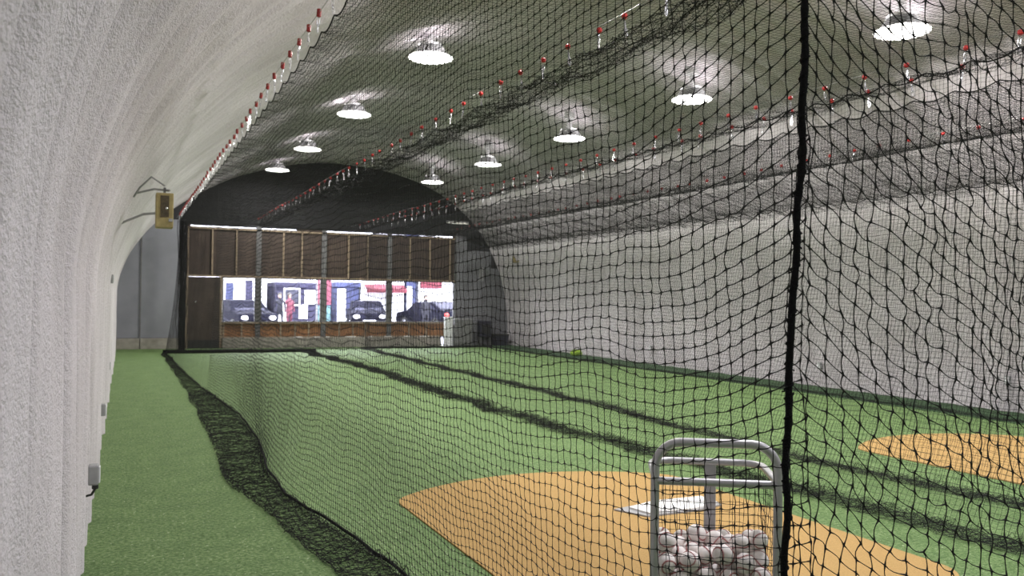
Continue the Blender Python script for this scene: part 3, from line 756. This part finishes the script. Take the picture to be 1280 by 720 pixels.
clip_row(6.66, ZC-.02, 4.0, 26, .52, 'red and silver clip on the cable at the right edge of the left cage', 'clips on the left cage right edge cable', False, .06)
cable(7.02, ZC-.06, 'thin pale cable along the left edge of the right cage')
clip_row(7.02, ZC-.06, 4.2, 24, .55, 'red and silver clip on the cable at the left edge of the right cage', 'clips on the right cage left edge cable', False, .08)
cable(9.85, ZC, 'thin pale cable over the middle of the right cage roof')
clip_row(9.85, ZC-.02, 6.2, 26, .50, 'red and silver clip on the cable over the middle of the right cage', 'clips on the right cage middle cable', False, .08)

# ------------------------------------------------------------------ ceiling lamps
def make_lamp(label):
    t = thing('high_bay_lamp', label, 'lamp', (0, 0, 0), 0, 'round high bay lamps in two rows')
    # scalloped diffuser
    n = 40; d = MB(); rim = [(.325+.018*math.cos(10*2*PI*j/n*2)) for j in range(n)]
    vs = [(0, 0, -.012)]+[(rim[j]*math.cos(2*PI*j/n), rim[j]*math.sin(2*PI*j/n), .0) for j in range(n)]+[(rim[j]*.97*math.cos(2*PI*j/n), rim[j]*.97*math.sin(2*PI*j/n), .022) for j in range(n)]
    fs = [(0, 1+(j+1) % n, 1+j) for j in range(n)]+[(1+j, 1+(j+1) % n, 1+n+(j+1) % n, 1+n+j) for j in range(n)]
    d.add(vs, fs); d.build('diffuser', M['lens'], t)
    MB().lathe([(.305, .022), (.27, .05), (.15, .075), (.12, .09), (.12, .17), (.19, .178), (.195, .195), (.19, .21), (.09, .215), (.075, .225), (.075, .25), (.0, .25)], 40).build('housing', M['lamp'], t, True)
    f = MB()
    for k in range(24):
        a = 2*PI*k/24; c, s = math.cos(a), math.sin(a)
        f.add([(.10*c, .10*s, .08), (.27*c, .27*s, .055), (.19*c, .19*s, .175), (.10*c, .10*s, .175)], [(0, 1, 2, 3)])
    f.build('cooling_fins', M['lamp'], t, merge=False)
    MB().tube([(0, 0, .25), (0, 0, .50)], .05, 14).build('stem', M['lamp'], t, True)
    MB().lathe([(0, .44), (.11, .44), (.12, .46), (.11, .60), (0, .60)], 20).build('mounting_box', M['lamp'], t, True)
    return t
ROW1 = [(4.22, 12.25), (4.17, 16.8), (4.13, 21.35), (4.03, 25.35)]
ROW2 = [(8.92, 7.60), (8.80, 11.8), (8.65, 15.9), (8.50, 20.0), (8.34, 23.9)]
EXTRA = [(4.2, 7.75), (4.2, 3.3), (4.2, -1.2), (8.9, 3.2), (8.9, -1.2)]
names = ['nearest', 'second', 'third', 'farthest']
n2 = ['nearest, largest in view', 'second', 'third', 'fourth', 'farthest']
places = [(x, y, 5.33, 'round lit high bay lamp, %s of the row over the left cage' % nm) for (x, y), nm in zip(ROW1, names)]
places += [(x, y, 5.10, 'round lit high bay lamp, %s of the row over the right cage' % nm) for (x, y), nm in zip(ROW2, n2)]
places += [(x, y, 5.33 if x < 6 else 5.10, 'round lit high bay lamp above the frame, %s' % w) for (x, y), w in zip(EXTRA, ['over the left cage above the tan mat', 'over the left cage front', 'behind the camera on the left', 'over the right cage front', 'behind the camera on the right'])]
LP = 205.0
lamp = None
for x, y, z, lab in places:
    if lamp is None: lamp = make_lamp(lab); lamp.location = (x, y, z)
    else: dup(lamp, (x, y, z), (0, 0, random.uniform(0, 1)), lab)
    ld = bpy.data.lights.new('lamp_light', 'AREA'); ld.shape = 'DISK'; ld.size = .56; ld.energy = LP if y > 3.5 else (225.0 if y > 0 else 75.0); ld.color = (1, .97, .92) if y > 3.5 else (.95, .94, 1)
    lo = bpy.data.objects.new('lamp_light', ld); C.objects.link(lo); lo.location = (x, y, z-.03)
    ud = bpy.data.lights.new('lamp_uplight', 'POINT'); ud.energy = 2.6; ud.shadow_soft_size = .05; ud.color = (1, .95, .95)
    for a in (.5, 2.6, 4.7):
        uo = bpy.data.objects.new('lamp_uplight', ud); C.objects.link(uo); uo.location = (x+.29*math.cos(a), y+.29*math.sin(a), z+.24)

# ------------------------------------------------------------------ street beyond the windows
struct(MB().box(-12, 40, YE+.2, 62, -.12, -.02).build('ground', M['asphalt']))
def building(name, label, x0, x1, y, h, wall, wins, extra=None):
    t = thing(name, label, 'building', ((x0+x1)/2, y, -.02)); w = x1-x0
    MB().box(-w/2, w/2, 0, 5, 0, h).build('wall', wall, t)
    MB().box(-w/2-.05, w/2+.05, -.12, 5, h, h+.25).build('cornice', wall, t)
    for (a, b, c, d, m) in wins:
        f = MB().box(a-.08, b+.08, -.06, .01, c-.08, d+.08).build('window_frame', M['white'], t)
        MB().box(a, b, -.08, -.05, c, d).build('pane', M[m], f)
    return t
building('shop_building', 'pale building seen through the leftmost window, behind the dark car', 4.2, 6.9, 46.2, 7, M['pale'], [(-.75, -.35, .9, 2.3, 'blue'), (.25, .62, .2, 2.45, 'lilac'), (-1, -.5, 3.5, 5, 'lilac'), (.3, .9, 3.5, 5, 'lilac')])
building('shop_building', 'dusky lilac building with a dark opening seen through the second window', 7.35, 9.55, 46, 2.12, M['lilac'], [(-.62, .1, 1.2, 2.0, 'dark_fill'), (.5, .9, 1.3, 1.9, 'pale'), (-.9, -.5, .3, 1.2, 'pale'), (.2, .5, .5, 1.1, 'pale')])
building('shop_building', 'blue fronted building seen through the third window', 10.65, 11.9, 46.2, 2.2, M['blue'], [(-.5, -.2, .3, 2.0, 'pale')])
ab = building('shop_building', 'white shop front under a red awning seen through the third window', 12.0, 14.45, 46, 6, M['pale'], [(-1.0, -.5, .9, 1.6, 'pale'), (.2, .9, .8, 1.7, 'pale')])
MB().add([(-1.15, -.05, 2.36), (1.15, -.05, 2.36), (1.15, -.9, 2.1), (-1.15, -.9, 2.1), (1.15, -.9, 1.9), (-1.15, -.9, 1.9)], [(0, 1, 2, 3), (3, 2, 4, 5)]).build('awning', M['awning'], ab, merge=False)
building('shop_building', 'narrow blue building seen through the fourth window', 14.65, 15.25, 46.2, 5, M['blue'], [(-.2, -.05, .3, 2.2, 'pale')])
sb = building('shop_building', 'white building with a red sign board seen through the rightmost window', 15.4, 20.5, 46.2, 6, M['pale'], [(-2.2, -1.5, .6, 1.5, 'pale'), (.5, 1.6, .4, 1.5, 'pale')])
MB().box(-2.5, -1.2, -.2, -.05, 2.2, 2.55).build('sign_board', M['awning'], sb)
building('shop_building', 'plain white wall filling the gap behind the street', -4, 34, 55, 9, M['pale'], [(-9, -7.5, .3, 3, 'blue')])
bn = thing('banner', 'pink red banner on a post seen between the second and third windows', 'banner', (8.75, 40.5, -.02))
MB().box(-.32, .32, -.02, .02, 1.25, 2.9).build('cloth', M['pink'], bn)
MB().tube([(-.36, 0, 0), (-.36, 0, 3.0)], .04).build('pole', M['post'], bn, True)
MB().box(-.3, .3, -.03, .03, .1, 1.2).build('lower_board', M['cyan'], bn)

def make_car(label):
    t = thing('car', label, 'car')
    side = [(-2.05, .32), (-2.1, .62), (-2.0, .86), (-1.15, .98), (-.55, 1.42), (.75, 1.46), (1.55, 1.08), (2.0, .98), (2.08, .6), (2.02, .32)]
    b = MB(); secs = []
    for w, sz in ((-.86, .94), (-.82, 1.0), (.82, 1.0), (.86, .94)):
        secs.append([(x*(1 if abs(w) < .85 else .98), w*(1 if z < 1.0 else .84), z if abs(w) < .85 else z*.97) for x, z in side])
    n = len(side); vs = [p for s in secs for p in s]; fs = []
    for i in range(3):
        for j in range(n): fs.append((i*n+j, i*n+(j+1) % n, (i+1)*n+(j+1) % n, (i+1)*n+j))
    fs += [tuple(range(n)), tuple(range(4*n-1, 3*n-1, -1))]
    b.add(vs, fs); b.build('body', M['car'], t)
    MB().add([(-1.13, -.66, 1.0), (-1.13, .66, 1.0), (-.6, .6, 1.37), (-.6, -.6, 1.37)], [(0, 1, 2, 3)]).build('windscreen', M['car_glass'], t)
    MB().add([(1.52, -.66, 1.11), (1.52, .66, 1.11), (.82, .6, 1.43), (.82, -.6, 1.43)], [(3, 2, 1, 0)]).build('rear_window', M['car_glass'], t)
    for s in (-1, 1):
        MB().add([(-1.0, s*.74, 1.02), (1.3, s*.74, 1.06), (.7, s*.71, 1.38), (-.5, s*.71, 1.36)], [(0, 1, 2, 3)]).build('side_window', M['car_glass'], t)
        for x in (-1.3, 1.3):
            w = MB().tube([(x, s*.70, .32), (x, s*.88, .32)], [.32, .32], 20).build('wheel', M['rubber'], t, True)
            MB().tube([(x, s*.885, .32), (x, s*.895, .32)], [.2, .2], 16).build('hub_cap', M['steel'], w, True)
        MB().sphere((-2.06, s*.62, .68), .13, 12, 8, (.5, 1.3, .9)).build('headlight', M['lamp_white'], t, True)
        MB().sphere((2.04, s*.66, .8), .12, 12, 8, (.4, 1.2, 1)).build('tail_light', M['lamp_red'], t, True)
    MB().box(-2.14, -2.08, -.3, .3, .42, .54).build('number_plate', M['white'], t)
    return t
car = make_car('dark car facing the hall, parked outside the leftmost window')
car.location = (4.75, 39.2, -.02); car.rotation_euler = (0, 0, math.radians(104))
dup(car, (11.2, 42.0, -.02), (0, 0, math.radians(80)), 'dark car parked on the street outside the third window')
dup(car, (14.6, 41.5, -.02), (0, 0, math.radians(-72)), 'dark car showing a red tail light, outside the rightmost window')

def make_person(label, loc, rz, top):
    """standing pedestrian: one skinned body with arms at the sides and legs in step"""
    me = bpy.data.meshes.new('body')
    J = [(0, 0, .92), (0, 0, 1.15), (0, 0, 1.40), (0, 0, 1.50), (0, .01, 1.63), (-.10, 0, .88), (-.11, -.04, .50), (-.11, .06, .09), (-.11, -.08, .05),
         (.10, 0, .88), (.11, .02, .50), (.11, .10, .09), (.11, -.04, .05), (-.19, 0, 1.40), (-.24, .02, 1.13), (-.23, -.07, .90), (.19, 0, 1.40), (.24, .02, 1.13), (.23, -.07, .90), (0, 0, 1.73)]
    E = [(0, 1), (1, 2), (2, 3), (3, 4), (0, 5), (5, 6), (6, 7), (7, 8), (0, 9), (9, 10), (10, 11), (11, 12), (2, 13), (13, 14), (14, 15), (2, 16), (16, 17), (17, 18), (4, 19)]
    Rr = [.15, .14, .14, .06, .095, .095, .065, .05, .045, .095, .065, .05, .045, .065, .05, .038, .065, .05, .038, .08]
    me.from_pydata(J, E, [])
    t = bpy.data.objects.new('person', me); C.objects.link(t); tag(t, label, 'person'); me.name = 'person'
    t.location = loc; t.rotation_euler = (0, 0, rz)
    md = t.modifiers.new('skin', 'SKIN'); sv = me.skin_vertices[0].data
    for i, r in enumerate(Rr): sv[i].radius = (r, r*.8)
    sv[0].use_root = True
    s = t.modifiers.new('sub', 'SUBSURF'); s.levels = 1; s.render_levels = 1
    me.materials.append(M[top])
    MB().sphere((0, .02, 1.70), .115, 14, 8, (.9, 1, .95)).build('hair', M['hair'], t, True)
    MB().sphere((0, -.03, 1.645), .088, 14, 10, (.85, .95, 1.15)).build('face', M['skin'], t, True)
    return t
make_person('person in pink top standing on the street outside the second window', (7.1, 40.5, -.02), .4, 'pink')
make_person('person in dark clothes standing outside the second window, left of the person in pink', (6.5, 39.5, -.02), -.3, 'cloth')
make_person('person in dark clothes outside the rightmost window, beside the white post', (13.2, 38.5, -.02), .2, 'cloth')

# ------------------------------------------------------------------ world, camera, view
w = bpy.data.worlds.new('World'); sc.world = w; w.use_nodes = True
bg = w.node_tree.nodes['Background']; bg.inputs[0].default_value = (.93, .94, 1.0, 1); bg.inputs[1].default_value = 22.0

yaw, pitch, roll = [math.radians(a) for a in (24.77, .72, .77)]
f = Vector((math.sin(yaw)*math.cos(pitch), math.cos(yaw)*math.cos(pitch), math.sin(pitch)))
r = Vector((math.cos(yaw), -math.sin(yaw), 0)); u = r.cross(f)
r2 = r*math.cos(roll)+u*math.sin(roll); u2 = -r*math.sin(roll)+u*math.cos(roll)
cd = bpy.data.cameras.new('camera'); cam = bpy.data.objects.new('camera', cd); C.objects.link(cam)
mw = Matrix(((r2.x, u2.x, -f.x, 0), (r2.y, u2.y, -f.y, 0), (r2.z, u2.z, -f.z, 1.65), (0, 0, 0, 1)))
cam.matrix_world = mw
cd.sensor_width = 36; cd.lens = 1050/1280*36; cd.clip_start = .02; cd.clip_end = 200
cd.dof.use_dof = True; cd.dof.focus_distance = 2.7; cd.dof.aperture_fstop = 7.0
sc.camera = cam
sc.view_settings.view_transform = 'Standard'
sc.view_settings.look = 'None'
sc.view_settings.exposure = 0.0
